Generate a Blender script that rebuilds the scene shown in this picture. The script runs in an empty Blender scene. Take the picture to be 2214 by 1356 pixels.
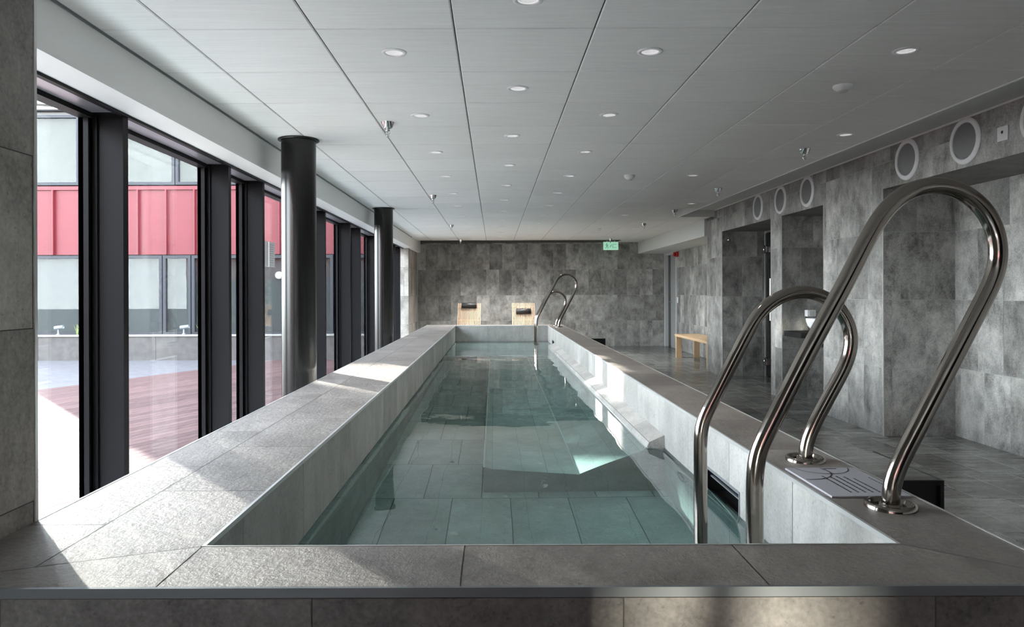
import bpy, bmesh, math, random
from mathutils import Vector, Matrix
S = bpy.context.scene
C = S.collection
R = math.radians
rnd = random.Random(7)

# ------------------------------------------------------------------ camera
cam_d = bpy.data.cameras.new('camera')
cam = bpy.data.objects.new('camera', cam_d)
C.objects.link(cam)
cam.location = (0, 0, 1.254)
cam.rotation_euler = (R(90), R(0.2), 0)
cam_d.sensor_width = 36
cam_d.lens = 36 * 1550 / 2214
cam_d.shift_x = 39 / 2214
cam_d.shift_y = -47 / 2214
cam_d.clip_start = 0.05
S.camera = cam

# ------------------------------------------------------------------ sky, sun, exposure
SKY, SUN, LAMP = 10.5, 34.0, 9.0
w = bpy.data.worlds.new('sky')
S.world = w
w.use_nodes = True
bg = w.node_tree.nodes['Background']
_n, _l = w.node_tree.nodes.new, w.node_tree.links.new
_tc = _n('ShaderNodeTexCoord'); _sx = _n('ShaderNodeSeparateXYZ'); _cr = _n('ShaderNodeValToRGB')   # hazy sky, brighter low down
_l(_tc.outputs['Generated'], _sx.inputs[0]); _l(_sx.outputs[2], _cr.inputs[0]); _l(_cr.outputs[0], bg.inputs[0])
_cr.color_ramp.elements[0].position = 0.0; _cr.color_ramp.elements[0].color = (1.25, 1.28, 1.30, 1)
_cr.color_ramp.elements[1].position = 0.6; _cr.color_ramp.elements[1].color = (0.62, 0.72, 0.85, 1)
bg.inputs[1].default_value = SKY
sd = bpy.data.lights.new('sun', 'SUN')
sd.energy = SUN
sd.angle = R(0.6)
sd.color = (1.0, 0.95, 0.86)
sun = bpy.data.objects.new('sun', sd)
C.objects.link(sun)
sun.location = (-12, 14, 8)
sun.rotation_euler = Vector((0.655, -0.755, -0.3136)).to_track_quat('-Z', 'Y').to_euler()
S.view_settings.view_transform = 'Standard'
S.view_settings.look = 'None'
S.view_settings.exposure = 0.74
S.view_settings.gamma = 1
S.view_settings.use_curve_mapping = False
cy = S.cycles
cy.max_bounces = 14
cy.diffuse_bounces = 6
cy.glossy_bounces = 5
cy.transmission_bounces = 8
cy.transparent_max_bounces = 24
cy.sample_clamp_indirect = 6
cy.caustics_refractive = True
cy.caustics_reflective = False
cy.blur_glossy = 0.3

# ------------------------------------------------------------------ room constants (metres)
ZC, ZW, ZF = 0.679, 0.4066, -0.40       # pool coping, water, pool floor
PXL, PXR, PYN, PYF = -0.663, 0.92, 1.625, 12.25
OXL, OXR, OYN, OYF = -1.16, 1.175, 1.395, 12.5
CEIL = 2.378
XW = 3.35                                # right wall
XB = 3.97                                # back of the niches
YFAR = 16.43
XIN, XOUT, ZHEAD = -1.86, -2.06, 2.155  # window recess
ZD = -0.44                               # courtyard deck
YBACK = -3.6


# ------------------------------------------------------------------ mesh helpers
class MB:
    def __init__(self):
        self.v, self.f, self.m, self.a, self.s = [], [], [], [], []

    def face(self, pts, mi=0, a=0.5, smooth=False):
        n = len(self.v)
        self.v += [tuple(p) for p in pts]
        self.f.append(list(range(n, n + len(pts))))
        self.m.append(mi); self.a.append(a); self.s.append(smooth)

    def mesh(self, vs, fs, mi=0, a=0.5, smooth=False):
        n = len(self.v)
        self.v += [tuple(p) for p in vs]
        for f in fs:
            self.f.append([i + n for i in f])
            self.m.append(mi); self.a.append(a); self.s.append(smooth)

    def box(self, x0, x1, y0, y1, z0, z1, mi=0, a=0.5, bev=0.0):
        if bev <= 0:
            vs = [(x, y, z) for z in (z0, z1) for y in (y0, y1) for x in (x0, x1)]
            fs = [(0, 2, 3, 1), (4, 5, 7, 6), (0, 1, 5, 4), (2, 6, 7, 3), (0, 4, 6, 2), (1, 3, 7, 5)]
            self.mesh(vs, fs, mi, a)
            return
        bm = bmesh.new()
        bmesh.ops.create_cube(bm, size=1)
        for v in bm.verts:
            v.co = Vector(((x0 + x1) / 2 + v.co.x * (x1 - x0), (y0 + y1) / 2 + v.co.y * (y1 - y0), (z0 + z1) / 2 + v.co.z * (z1 - z0)))
        bmesh.ops.bevel(bm, geom=list(bm.edges), offset=bev, segments=2, affect='EDGES', profile=0.5)
        bm.verts.index_update()
        self.mesh([v.co for v in bm.verts], [[v.index for v in f.verts] for f in bm.faces], mi, a)
        bm.free()

    def prism(self, poly, off, mi=0, a=0.5):
        """closed solid: polygon points (3D) swept by the vector off"""
        n = len(poly)
        p0 = [Vector(p) for p in poly]
        p1 = [p + Vector(off) for p in p0]
        fs = [list(range(n)), list(range(2 * n - 1, n - 1, -1))]
        fs += [(i, i + n, (i + 1) % n + n, (i + 1) % n) for i in range(n)]
        self.mesh(p0 + p1, fs, mi, a)

    def tube(self, path, r, seg=16, mi=0, cap=True):
        P = [Vector(p) for p in path]
        T = []
        for i in range(len(P)):
            t = (P[min(i + 1, len(P) - 1)] - P[max(i - 1, 0)])
            T.append(t.normalized())
        up = Vector((0, 0, 1)) if abs(T[0].z) < 0.9 else Vector((0, 1, 0))
        nrm = (up - T[0] * up.dot(T[0])).normalized()
        vs, fs = [], []
        for i, p in enumerate(P):
            nrm = (nrm - T[i] * nrm.dot(T[i])).normalized()
            b = T[i].cross(nrm)
            rr = r[i] if isinstance(r, (list, tuple)) else r
            for k in range(seg):
                t = 2 * math.pi * k / seg
                vs.append(p + nrm * (math.cos(t) * rr) + b * (math.sin(t) * rr))
        for i in range(len(P) - 1):
            for k in range(seg):
                k2 = (k + 1) % seg
                fs.append((i * seg + k, i * seg + k2, (i + 1) * seg + k2, (i + 1) * seg + k))
        self.mesh(vs, fs, mi, smooth=True)
        if cap:
            self.face(vs[:seg][::-1], mi)
            self.face(vs[-seg:], mi)

    def lathe(self, prof, c=(0, 0, 0), ax=(0, 0, 1), seg=32, mi=0, smooth=True, close=False):
        """profile of (radius, height) turned about the axis ax through c"""
        ax = Vector(ax).normalized()
        u = ax.orthogonal().normalized()
        v = ax.cross(u)
        c = Vector(c)
        vs, fs = [], []
        for r, h in prof:
            for k in range(seg):
                t = 2 * math.pi * k / seg
                vs.append(c + ax * h + (u * math.cos(t) + v * math.sin(t)) * max(r, 1e-5))
        n = len(prof)
        for i in range(n if close else n - 1):
            for k in range(seg):
                k2 = (k + 1) % seg
                j = (i + 1) % n
                fs.append((i * seg + k, i * seg + k2, j * seg + k2, j * seg + k))
        self.mesh(vs, fs, mi, smooth=smooth)

    def tiles(self, O, U, V, W, H, tw, th, mode='stack', holes=(), gap=0.003, lift=0.002, u0=0.0, v0=0.0, mi=0, gi=1, seed=1):
        """a tiled rectangle: tile faces lifted off a grout plane; U x V is the outside"""
        O, U, V = Vector(O), Vector(U), Vector(V)
        N = U.cross(V)
        q = random.Random(seed)

        def sub(rects, h):
            out = []
            for a, b, c, d in rects:
                x0, x1, y0, y1 = max(a, h[0]), min(b, h[1]), max(c, h[2]), min(d, h[3])
                if x0 >= x1 or y0 >= y1:
                    out.append((a, b, c, d)); continue
                for r in ((a, x0, c, d), (x1, b, c, d), (x0, x1, c, y0), (x0, x1, y1, d)):
                    if r[1] - r[0] > 1e-5 and r[3] - r[2] > 1e-5:
                        out.append(r)
            return out

        def put(r, l, mi_, a):
            x0, x1, y0, y1 = r
            self.face([O + U * x + V * y + N * l for x, y in ((x0, y0), (x1, y0), (x1, y1), (x0, y1))], mi_, a)
        rects = [(0, W, 0, H)]
        for h in holes:
            rects = sub(rects, h)
        for r in rects:
            put(r, 0, gi, 0.5)
        j = 0
        y = v0 - th * math.ceil(max(0, v0) / th)
        while y < H - 1e-4:
            off = {'stack': 0.0, 'half': tw * 0.5 * (j % 2), 'random': tw * q.choice((0, .25, .5, .75))}[mode]
            x = u0 + off - tw * math.ceil((u0 + off) / tw + 1e-9)
            while x < W - 1e-4:
                a = q.random()
                r = (max(x, 0) + gap / 2, min(x + tw, W) - gap / 2, max(y, 0) + gap / 2, min(y + th, H) - gap / 2)
                if r[1] - r[0] > 0.004 and r[3] - r[2] > 0.004:
                    rr = [r]
                    for h in holes:
                        rr = sub(rr, h)
                    for t in rr:
                        put(t, lift, mi, a)
                x += tw
            y += th
            j += 1

    def build(self, name, mats, parent=None, bev=0.0, recalc=False, **kw):
        me = bpy.data.meshes.new(name)
        me.from_pydata(self.v, [], self.f)
        if not isinstance(mats, (list, tuple)):
            mats = [mats]
        for m in mats:
            me.materials.append(m)
        me.polygons.foreach_set('material_index', [min(i, len(mats) - 1) for i in self.m])
        me.polygons.foreach_set('use_smooth', self.s)
        at = me.attributes.new('tile', 'FLOAT', 'FACE')
        at.data.foreach_set('value', self.a)
        if recalc:
            bm = bmesh.new(); bm.from_mesh(me)
            bmesh.ops.recalc_face_normals(bm, faces=bm.faces)
            bm.to_mesh(me); bm.free()
        me.update()
        o = bpy.data.objects.new(name, me)
        C.objects.link(o)
        if parent:
            o.parent = parent
            o.matrix_parent_inverse = Matrix.Translation(parent.location).inverted() if not parent.rotation_euler[2] else parent.matrix_world.inverted()
        if bev:
            md = o.modifiers.new('bevel', 'BEVEL')
            md.width = bev; md.segments = 2; md.limit_method = 'ANGLE'
        for k, v in kw.items():
            o[k] = v
        return o


def thing(name, label, cat, loc=(0, 0, 0), group=None):
    o = bpy.data.objects.new(name, None)
    C.objects.link(o)
    o.location = loc
    o.empty_display_size = 0.1
    o['label'] = label
    o['category'] = cat
    if group:
        o['group'] = group
    return o


def tag(o, label, cat, group=None, kind=None):
    o['label'] = label
    o['category'] = cat
    if group:
        o['group'] = group
    if kind:
        o['kind'] = kind
    return o


def local(mb, name, mats, parent, **kw):
    """build a part modelled in the coordinates of its thing"""
    o = mb.build(name, mats, None, **kw)
    o.parent = parent
    return o


def dup(root, loc, label, scale=None):
    r = root.copy(); C.objects.link(r)
    r.location = loc
    r['label'] = label
    for ch in root.children:
        c = ch.copy(); C.objects.link(c); c.parent = r
        for g in ch.children:
            d = g.copy(); C.objects.link(d); d.parent = c
    return r


def catmull(pts, n=8):
    P = [Vector(p) for p in pts]
    out = []
    for i in range(len(P) - 1):
        p0, p1, p2, p3 = P[max(i - 1, 0)], P[i], P[i + 1], P[min(i + 2, len(P) - 1)]
        for k in range(n):
            t = k / n
            out.append(0.5 * ((2 * p1) + (p2 - p0) * t + (2 * p0 - 5 * p1 + 4 * p2 - p3) * t * t + (3 * p1 - p0 - 3 * p2 + p3) * t ** 3))
    out.append(P[-1])
    return out


# ------------------------------------------------------------------ materials
def mat(name):
    m = bpy.data.materials.new(name)
    m.use_nodes = True
    nt = m.node_tree
    return m, nt, nt.nodes['Principled BSDF'], nt.nodes.new, nt.links.new


def plain(name, col, rough=0.5, metal=0.0, spec=0.5, noise=0.0, nscale=20, bump=0.0):
    m, nt, b, N, L = mat(name)
    b.inputs['Base Color'].default_value = (*col, 1)
    b.inputs['Roughness'].default_value = rough
    b.inputs['Metallic'].default_value = metal
    b.inputs['Specular IOR Level'].default_value = spec
    if noise or bump:
        tc = N('ShaderNodeTexCoord'); nz = N('ShaderNodeTexNoise')
        nz.inputs['Scale'].default_value = nscale
        nz.inputs['Detail'].default_value = 6
        L(tc.outputs['Object'], nz.inputs['Vector'])
        if noise:
            mr = N('ShaderNodeMapRange')
            mr.inputs['From Min'].default_value = 0.3; mr.inputs['From Max'].default_value = 0.7
            mr.inputs['To Min'].default_value = 1 - noise; mr.inputs['To Max'].default_value = 1 + noise
            L(nz.outputs[0], mr.inputs[0])
            mx = N('ShaderNodeVectorMath'); mx.operation = 'SCALE'
            mx.inputs[0].default_value = col
            L(mr.outputs[0], mx.inputs['Scale'])
            L(mx.outputs[0], b.inputs['Base Color'])
        if bump:
            bp = N('ShaderNodeBump'); bp.inputs['Strength'].default_value = bump; bp.inputs['Distance'].default_value = 0.01
            L(nz.outputs[0], bp.inputs['Height']); L(bp.outputs[0], b.inputs['Normal'])
    return m


def stone(name, dark, light, rough=(0.35, 0.6), tilevar=0.25, bump=0.25, bscale=30, stretch=(1, 1, 1), big=2.2, streak=0.5):
    """porcelain stone tile: cloudy mottling, pits, streaks, each tile a shade of its own"""
    m, nt, b, N, L = mat(name)
    tc = N('ShaderNodeTexCoord')
    at = N('ShaderNodeAttribute'); at.attribute_name = 'tile'
    mul = N('ShaderNodeVectorMath'); mul.operation = 'SCALE'
    mul.inputs[0].default_value = (37.0, 19.0, 53.0)
    L(at.outputs['Fac'], mul.inputs['Scale'])
    add = N('ShaderNodeVectorMath'); add.operation = 'ADD'
    L(tc.outputs['Object'], add.inputs[0]); L(mul.outputs[0], add.inputs[1])
    st = N('ShaderNodeVectorMath'); st.operation = 'MULTIPLY'
    st.inputs[1].default_value = stretch
    L(add.outputs[0], st.inputs[0])

    def noise(vec, sc, det, ro=0.6, dist=0.0):
        n = N('ShaderNodeTexNoise')
        n.inputs['Scale'].default_value = sc; n.inputs['Detail'].default_value = det
        n.inputs['Roughness'].default_value = ro; n.inputs['Distortion'].default_value = dist
        L(vec, n.inputs['Vector'])
        return n.outputs[0]

    def mth(op, a, bb, clamp=False):
        n = N('ShaderNodeMath'); n.operation = op; n.use_clamp = clamp
        for i, x in enumerate((a, bb)):
            if isinstance(x, (int, float)):
                n.inputs[i].default_value = x
            else:
                L(x, n.inputs[i])
        return n.outputs[0]
    n1 = noise(add.outputs[0], big, 9, 0.65, 0.3)
    n2 = noise(st.outputs[0], big * 4, 7, 0.7, 0.6)
    n3 = noise(add.outputs[0], 90, 3, 0.6)
    v = mth('ADD', mth('MULTIPLY', n1, 1.0), mth('ADD', mth('MULTIPLY', n2, streak), mth('MULTIPLY', n3, 0.45)))
    mr = N('ShaderNodeMapRange')
    tot = 1.0 + streak + 0.45
    mr.inputs['From Min'].default_value = 0.5 * tot - 0.23
    mr.inputs['From Max'].default_value = 0.5 * tot + 0.23
    L(v, mr.inputs[0])
    ra = N('ShaderNodeMix'); ra.data_type = 'RGBA'
    ra.inputs['A'].default_value = (*dark, 1); ra.inputs['B'].default_value = (*light, 1)
    L(mr.outputs[0], ra.inputs['Factor'])
    # per tile shade
    tv = mth('ADD', mth('MULTIPLY', at.outputs['Fac'], tilevar * 2), 1 - tilevar)
    sc = N('ShaderNodeVectorMath'); sc.operation = 'SCALE'
    L(ra.outputs['Result'], sc.inputs[0]); L(tv, sc.inputs['Scale'])
    # little dark pits
    pit = noise(add.outputs[0], 75, 2, 0.5)
    pm = N('ShaderNodeMapRange')
    pm.inputs['From Min'].default_value = 0.28; pm.inputs['From Max'].default_value = 0.36
    pm.inputs['To Min'].default_value = 0.72; pm.inputs['To Max'].default_value = 1
    L(pit, pm.inputs[0])
    sc2 = N('ShaderNodeVectorMath'); sc2.operation = 'SCALE'
    L(sc.outputs[0], sc2.inputs[0]); L(pm.outputs[0], sc2.inputs['Scale'])
    L(sc2.outputs[0], b.inputs['Base Color'])
    rr = N('ShaderNodeMapRange')
    rr.inputs['To Min'].default_value = rough[0]; rr.inputs['To Max'].default_value = rough[1]
    L(n2, rr.inputs[0]); L(rr.outputs[0], b.inputs['Roughness'])
    bn = noise(st.outputs[0], bscale, 9, 0.68, 0.1)
    bp = N('ShaderNodeBump'); bp.inputs['Strength'].default_value = bump; bp.inputs['Distance'].default_value = 0.012
    L(mth('ADD', bn, mth('MULTIPLY', pm.outputs[0], 0.12)), bp.inputs['Height'])
    L(bp.outputs[0], b.inputs['Normal'])
    return m


M_wall = stone('wall_tile', (0.105, 0.102, 0.096), (0.51, 0.505, 0.485), (0.35, 0.6), 0.32, 0.15, 26, (1, 1, 0.55), 3.0, 0.6)
M_pier = stone('pier_tile', (0.21, 0.195, 0.175), (0.60, 0.565, 0.52), (0.4, 0.6), 0.18, 0.2, 30, (1, 1, 0.4), 2.6, 0.6)
M_coping = stone('coping_tile', (0.135, 0.115, 0.103), (0.30, 0.268, 0.244), (0.3, 0.5), 0.12, 0.6, 42, (1.0, 0.85, 1), 2.0, 0.7)
M_front = stone('front_tile', (0.085, 0.078, 0.074), (0.26, 0.243, 0.232), (0.4, 0.6), 0.12, 0.15, 40, (1, 1, 1), 3.0, 0.5)
M_pool = stone('pool_tile', (0.27, 0.265, 0.25), (0.52, 0.51, 0.49), (0.4, 0.6), 0.12, 0.15, 26, (1, 1, 0.4), 2.2, 0.6)
M_floor = stone('floor_tile', (0.06, 0.064, 0.062), (0.30, 0.31, 0.30), (0.12, 0.34), 0.16, 0.10, 22, (0.3, 1.5, 1), 2.2, 1.0)
M_grout = plain('grout', (0.20, 0.20, 0.19), 0.8)
M_grout_d = plain('dark_grout', (0.09, 0.09, 0.088), 0.8)
M_grout_w = plain('light_grout', (0.42, 0.42, 0.41), 0.8)
M_alu = plain('anodised_aluminium', (0.72, 0.72, 0.72), 0.32, 0.6)
M_alu_g = plain('grey_aluminium', (0.20, 0.215, 0.23), 0.5, 0.3)
M_black = plain('black_powder_coat', (0.012, 0.012, 0.014), 0.6, 0.0, 0.15)
M_frame = plain('anthracite_frame', (0.011, 0.0108, 0.012), 0.4, 0.0, 0.10)
M_col = plain('black_column_paint', (0.005, 0.005, 0.005), 0.24, 0.0, 0.5)
M_white = plain('white_paint', (0.80, 0.80, 0.79), 0.6)
M_beam = plain('grey_white_board', (0.62, 0.64, 0.62), 0.6)
M_plastic = plain('white_plastic', (0.86, 0.86, 0.87), 0.35)
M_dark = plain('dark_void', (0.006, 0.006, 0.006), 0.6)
M_rubber = plain('black_vinyl', (0.012, 0.012, 0.014), 0.45)
M_ceramic = plain('white_ceramic', (0.88, 0.89, 0.9), 0.12)
M_red = plain('red_metal_cladding', (0.112, 0.011, 0.017), 0.45, 0.0, 0.4, 0.05, 3)
M_redp = plain('red_plastic', (0.45, 0.02, 0.02), 0.35)
M_conc = plain('concrete', (0.075, 0.068, 0.065), 0.8, 0, 0.3, 0.2, 6, 0.1)
M_conc_l = plain('pale_concrete', (0.22, 0.21, 0.195), 0.8, 0, 0.3, 0.12, 6, 0.1)
M_render = plain('white_render', (0.17, 0.168, 0.16), 0.8)
M_blind = plain('cream_blind', (0.055, 0.053, 0.046), 0.8, 0, 0.3, 0.15, 1.3)
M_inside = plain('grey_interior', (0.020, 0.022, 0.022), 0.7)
M_pave = plain('pale_paving', (0.095, 0.088, 0.093), 0.9, 0, 0.1, 0.12, 8)
M_bframe = plain('dark_grey_window_frame', (0.035, 0.036, 0.042), 0.5, 0, 0.2)
M_headp = plain('grey_anodised_soffit', (0.42, 0.42, 0.46), 0.28, 0.7)
M_grille = plain('grey_speaker_grille', (0.30, 0.30, 0.31), 0.5, 0.3)
M_paper = plain('white_paper', (0.85, 0.85, 0.88), 0.6)
M_ink = plain('black_ink', (0.02, 0.02, 0.025), 0.6)
M_mat = plain('grey_white_mat', (0.40, 0.40, 0.435), 0.5)
M_leaf = plain('green_leaves', (0.20, 0.24, 0.09), 0.6, 0, 0.3, 0.3, 40)
M_door = plain('grey_door_paint', (0.30, 0.31, 0.31), 0.5)
M_doorframe = plain('pale_door_frame', (0.55, 0.56, 0.56), 0.5)


def steel():
    m, nt, b, N, L = mat('polished_stainless_steel')
    b.inputs['Base Color'].default_value = (0.33, 0.30, 0.27, 1)
    b.inputs['Metallic'].default_value = 1
    b.inputs['Roughness'].default_value = 0.12
    return m


M_steel = steel()
M_chrome = plain('chrome', (0.75, 0.75, 0.76), 0.1, 1.0)


def ceiling_mat():
    m, nt, b, N, L = mat('acoustic_ceiling_panel')
    tc = N('ShaderNodeTexCoord')
    sc = N('ShaderNodeVectorMath'); sc.operation = 'MULTIPLY'; sc.inputs[1].default_value = (4, 130, 1)
    L(tc.outputs['Object'], sc.inputs[0])
    nz = N('ShaderNodeTexNoise'); nz.inputs['Scale'].default_value = 1.0; nz.inputs['Detail'].default_value = 3
    L(sc.outputs[0], nz.inputs['Vector'])
    mr = N('ShaderNodeMapRange'); mr.inputs['From Min'].default_value = 0.3; mr.inputs['From Max'].default_value = 0.7
    mr.inputs['To Min'].default_value = 0.94; mr.inputs['To Max'].default_value = 1.05
    L(nz.outputs[0], mr.inputs[0])
    at = N('ShaderNodeAttribute'); at.attribute_name = 'tile'
    ma = N('ShaderNodeMath'); ma.operation = 'MULTIPLY_ADD'; ma.inputs[1].default_value = 0.06; ma.inputs[2].default_value = 0.97
    L(at.outputs['Fac'], ma.inputs[0])
    mm = N('ShaderNodeMath'); mm.operation = 'MULTIPLY'
    L(mr.outputs[0], mm.inputs[0]); L(ma.outputs[0], mm.inputs[1])
    vs = N('ShaderNodeVectorMath'); vs.operation = 'SCALE'; vs.inputs[0].default_value = (0.80, 0.80, 0.785)
    L(mm.outputs[0], vs.inputs['Scale'])
    L(vs.outputs[0], b.inputs['Base Color'])
    b.inputs['Roughness'].default_value = 0.8
    b.inputs['Specular IOR Level'].default_value = 0.2
    return m


M_ceil = ceiling_mat()


def glass_mat(name='window_glass', refl=0.04):
    m, nt, b, N, L = mat(name)
    nt.nodes.remove(b)
    out = nt.nodes['Material Output']
    tr = N('ShaderNodeBsdfTransparent'); tr.inputs[0].default_value = (0.95, 0.97, 0.97, 1)
    gl = N('ShaderNodeBsdfGlossy'); gl.inputs['Roughness'].default_value = 0.0
    lw = N('ShaderNodeLayerWeight')
    pw = N('ShaderNodeMath'); pw.operation = 'POWER'; pw.inputs[1].default_value = 5
    L(lw.outputs[1], pw.inputs[0])
    fr = N('ShaderNodeMath'); fr.operation = 'MULTIPLY_ADD'; fr.inputs[1].default_value = 0.92; fr.inputs[2].default_value = refl
    L(pw.outputs[0], fr.inputs[0])
    mx = N('ShaderNodeMixShader')
    L(fr.outputs[0], mx.inputs[0]); L(tr.outputs[0], mx.inputs[1]); L(gl.outputs[0], mx.inputs[2])
    L(mx.outputs[0], out.inputs['Surface'])
    return m


M_glass = glass_mat()
M_glass2 = glass_mat('coated_glass', 0.02)


def dark_glass():
    m, nt, b, N, L = mat('dark_door_glass')
    b.inputs['Base Color'].default_value = (0.012, 0.013, 0.013, 1)
    b.inputs['Roughness'].default_value = 0.05
    return m


M_dglass = dark_glass()


def water_mat():
    m, nt, b, N, L = mat('pool_water')
    b.inputs['Transmission Weight'].default_value = 1
    b.inputs['IOR'].default_value = 1.333
    b.inputs['Roughness'].default_value = 0.0
    b.inputs['Base Color'].default_value = (0.46, 0.78, 0.78, 1)
    tc = N('ShaderNodeTexCoord')
    nz = N('ShaderNodeTexNoise'); nz.inputs['Scale'].default_value = 5; nz.inputs['Detail'].default_value = 2
    L(tc.outputs['Object'], nz.inputs['Vector'])
    bp = N('ShaderNodeBump'); bp.inputs['Strength'].default_value = 0.022; bp.inputs['Distance'].default_value = 0.02
    L(nz.outputs[0], bp.inputs['Height']); L(bp.outputs[0], b.inputs['Normal'])
    return m


M_water = water_mat()


def wood(name, c1, c2, axis=1, scale=30, rough=0.55):
    m, nt, b, N, L = mat(name)
    tc = N('ShaderNodeTexCoord')
    at = N('ShaderNodeAttribute'); at.attribute_name = 'tile'
    ml = N('ShaderNodeVectorMath'); ml.operation = 'SCALE'; ml.inputs[0].default_value = (11, 23, 7)
    L(at.outputs['Fac'], ml.inputs['Scale'])
    ad = N('ShaderNodeVectorMath'); L(tc.outputs['Object'], ad.inputs[0]); L(ml.outputs[0], ad.inputs[1])
    s = [scale, scale, scale]; s[axis] = scale * 0.06
    sc = N('ShaderNodeVectorMath'); sc.operation = 'MULTIPLY'; sc.inputs[1].default_value = s
    L(ad.outputs[0], sc.inputs[0])
    nz = N('ShaderNodeTexNoise'); nz.inputs['Scale'].default_value = 1; nz.inputs['Detail'].default_value = 5
    L(sc.outputs[0], nz.inputs['Vector'])
    mx = N('ShaderNodeMix'); mx.data_type = 'RGBA'
    mx.inputs['A'].default_value = (*c1, 1); mx.inputs['B'].default_value = (*c2, 1)
    L(nz.outputs[0], mx.inputs['Factor'])
    tv = N('ShaderNodeMath'); tv.operation = 'MULTIPLY_ADD'; tv.inputs[1].default_value = 0.4; tv.inputs[2].default_value = 0.8
    L(at.outputs['Fac'], tv.inputs[0])
    vs = N('ShaderNodeVectorMath'); vs.operation = 'SCALE'
    L(mx.outputs['Result'], vs.inputs[0]); L(tv.outputs[0], vs.inputs['Scale'])
    L(vs.outputs[0], b.inputs['Base Color'])
    b.inputs['Roughness'].default_value = rough
    return m


M_oak = wood('oak', (0.48, 0.33, 0.19), (0.66, 0.48, 0.30), 1, 40)
M_teak = wood('teak_slats', (0.22, 0.135, 0.075), (0.36, 0.24, 0.145), 2, 40)
M_deck = wood('weathered_deck', (0.055, 0.029, 0.027), (0.11, 0.069, 0.066), 1, 20, 0.9)
M_deck.node_tree.nodes['Principled BSDF'].inputs['Specular IOR Level'].default_value = 0.1


def emis(name, col, s):
    m, nt, b, N, L = mat(name)
    b.inputs['Base Color'].default_value = (*col, 1)
    b.inputs['Emission Color'].default_value = (*col, 1)
    b.inputs['Emission Strength'].default_value = s
    return m


M_lens = emis('lamp_lens', (1.0, 0.98, 0.95), 1.5)
M_exit = emis('exit_sign_face', (0.45, 0.85, 0.62), 0.32)
M_exit_d = emis('exit_sign_print', (0.10, 0.38, 0.24), 0.25)

X, Y, Z = Vector((1, 0, 0)), Vector((0, 1, 0)), Vector((0, 0, 1))

# ================================================================== THE SETTING
# floor
m = MB()
m.tiles((-1.9, YBACK, 0), X, Y, 6.3, YFAR - YBACK, 0.3, 0.6, 'half', holes=[(0.75, 3.07, 5.0, 16.09)], lift=0.0015, v0=0.1, seed=3)
m.build('floor', [M_floor, M_grout_w], kind='structure')

# far wall
m = MB()
m.tiles((-1.86, YFAR, 0), X, -Y if False else Z, 5.9, CEIL, 0.293, 0.586, 'random', seed=11)
m.build('wall_far', [M_wall, M_grout_w], kind='structure')

# right wall with three openings
n1, n2, n3 = (8.66, 10.52), (7.28, 8.34), (3.0, 6.17)
ZN = 2.125
YWE = 11.25
m = MB()
hol = [(YWE - b, YWE - a, 0, ZN) for a, b in (n1, n2, n3)]
m.tiles((XW, YWE, 0), -Y, Z, YWE - YBACK, 2.48, 0.293, 0.586, 'random', holes=hol, seed=21)
for i, (a, b) in enumerate((n1, n2, n3)):
    m.tiles((XW, b, 0), X, Z, XB - XW, ZN, 0.293, 0.586, 'random', seed=31 + i)            # far cheek
    m.tiles((XB, a, 0), -X, Z, XB - XW, ZN, 0.293, 0.586, 'random', seed=41 + i)           # near cheek
    h2 = [(0, 0.95, 0, 2.1)] if i == 0 else []
    m.tiles((XB, b, 0), -Y, Z, b - a, ZN, 0.293, 0.586, 'random', holes=h2, seed=51 + i)    # back
    m.face([(XW, a, ZN), (XB, a, ZN), (XB, b, ZN), (XW, b, ZN)], 2, 0.5)                    # head
m.tiles((3.95, YWE, 0), -X, -Z if False else Z, 3.95 - XW, CEIL, 0.293, 0.586, 'random', seed=61)  # return (faces the alcove)
# alcove wall
m.tiles((3.95, YFAR, 0), -Y, Z, YFAR - YWE, CEIL, 0.293, 0.586, 'random', holes=[(0.08, 0.93, 0, 2.1)], seed=71)
m.build('wall_right', [M_wall, M_grout_w, M_front], kind='structure')
# metal corner beads on the openings
m = MB()
for yy in (YWE, n1[0], n1[1], n2[0], n2[1], n3[1]):
    m.box(XW - 0.004, XW + 0.004, yy - 0.004, yy + 0.004, 0, ZN if yy != YWE else CEIL)
m.build('trim_1', M_alu, kind='structure')

# left: tiled pier near the camera, jamb at the far end, wall behind the camera
m = MB()
m.tiles((OXL, -1.4, 0), Y, Z, 3.21, CEIL, 0.6, 0.433, 'half', u0=0.5, v0=0.3, seed=81)
m.tiles((OXL, 1.81, 0), -X, Z, XIN - OXL if False else 0.9, CEIL, 0.6, 0.433, 'half', seed=82)
m.tiles((-1.75, 14.7, 0), Y, Z, YFAR - 14.7, 2.155, 0.293, 0.586, 'random', seed=84)
m.tiles((-2.06, 14.7, 0), X, Z, 0.31, 2.155, 0.293, 0.586, 'random', seed=85)
m.build('wall_left', [M_pier, M_grout_d], kind='structure')
m = MB()
m.box(OXL - 0.003, OXL + 0.004, 1.806, 1.816, 0, CEIL)
m.box(-1.753, -1.742, YFAR - 0.03, YFAR, 0, CEIL)
m.build('trim_2', M_alu, kind='structure')

# wall behind the camera: closed, one open bay left for the sun_glint beam
m = MB()
m.box(-2.06, XW + 0.7, YBACK - 0.2, YBACK, 2.2, 2.6)
m.box(-2.06, XW + 0.7, YBACK - 0.2, YBACK, -0.5, 0.12)
for i in range(5):
    xx = -2.06 + i * (XW + 2.06) / 4
    m.box(xx - 0.05, xx + 0.05, YBACK - 0.2, YBACK, 0.12, 2.2)
m.box(-1.756, -1.706, YBACK - 0.05, YBACK, 0.12, 2.2)  # unseen bar added to split the sun_glint beam in two
m.box(-0.7, XW + 0.7, YBACK - 0.15, YBACK - 0.05, 0.12, 2.2)
m.build('wall_back', M_frame, kind='structure')

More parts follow.
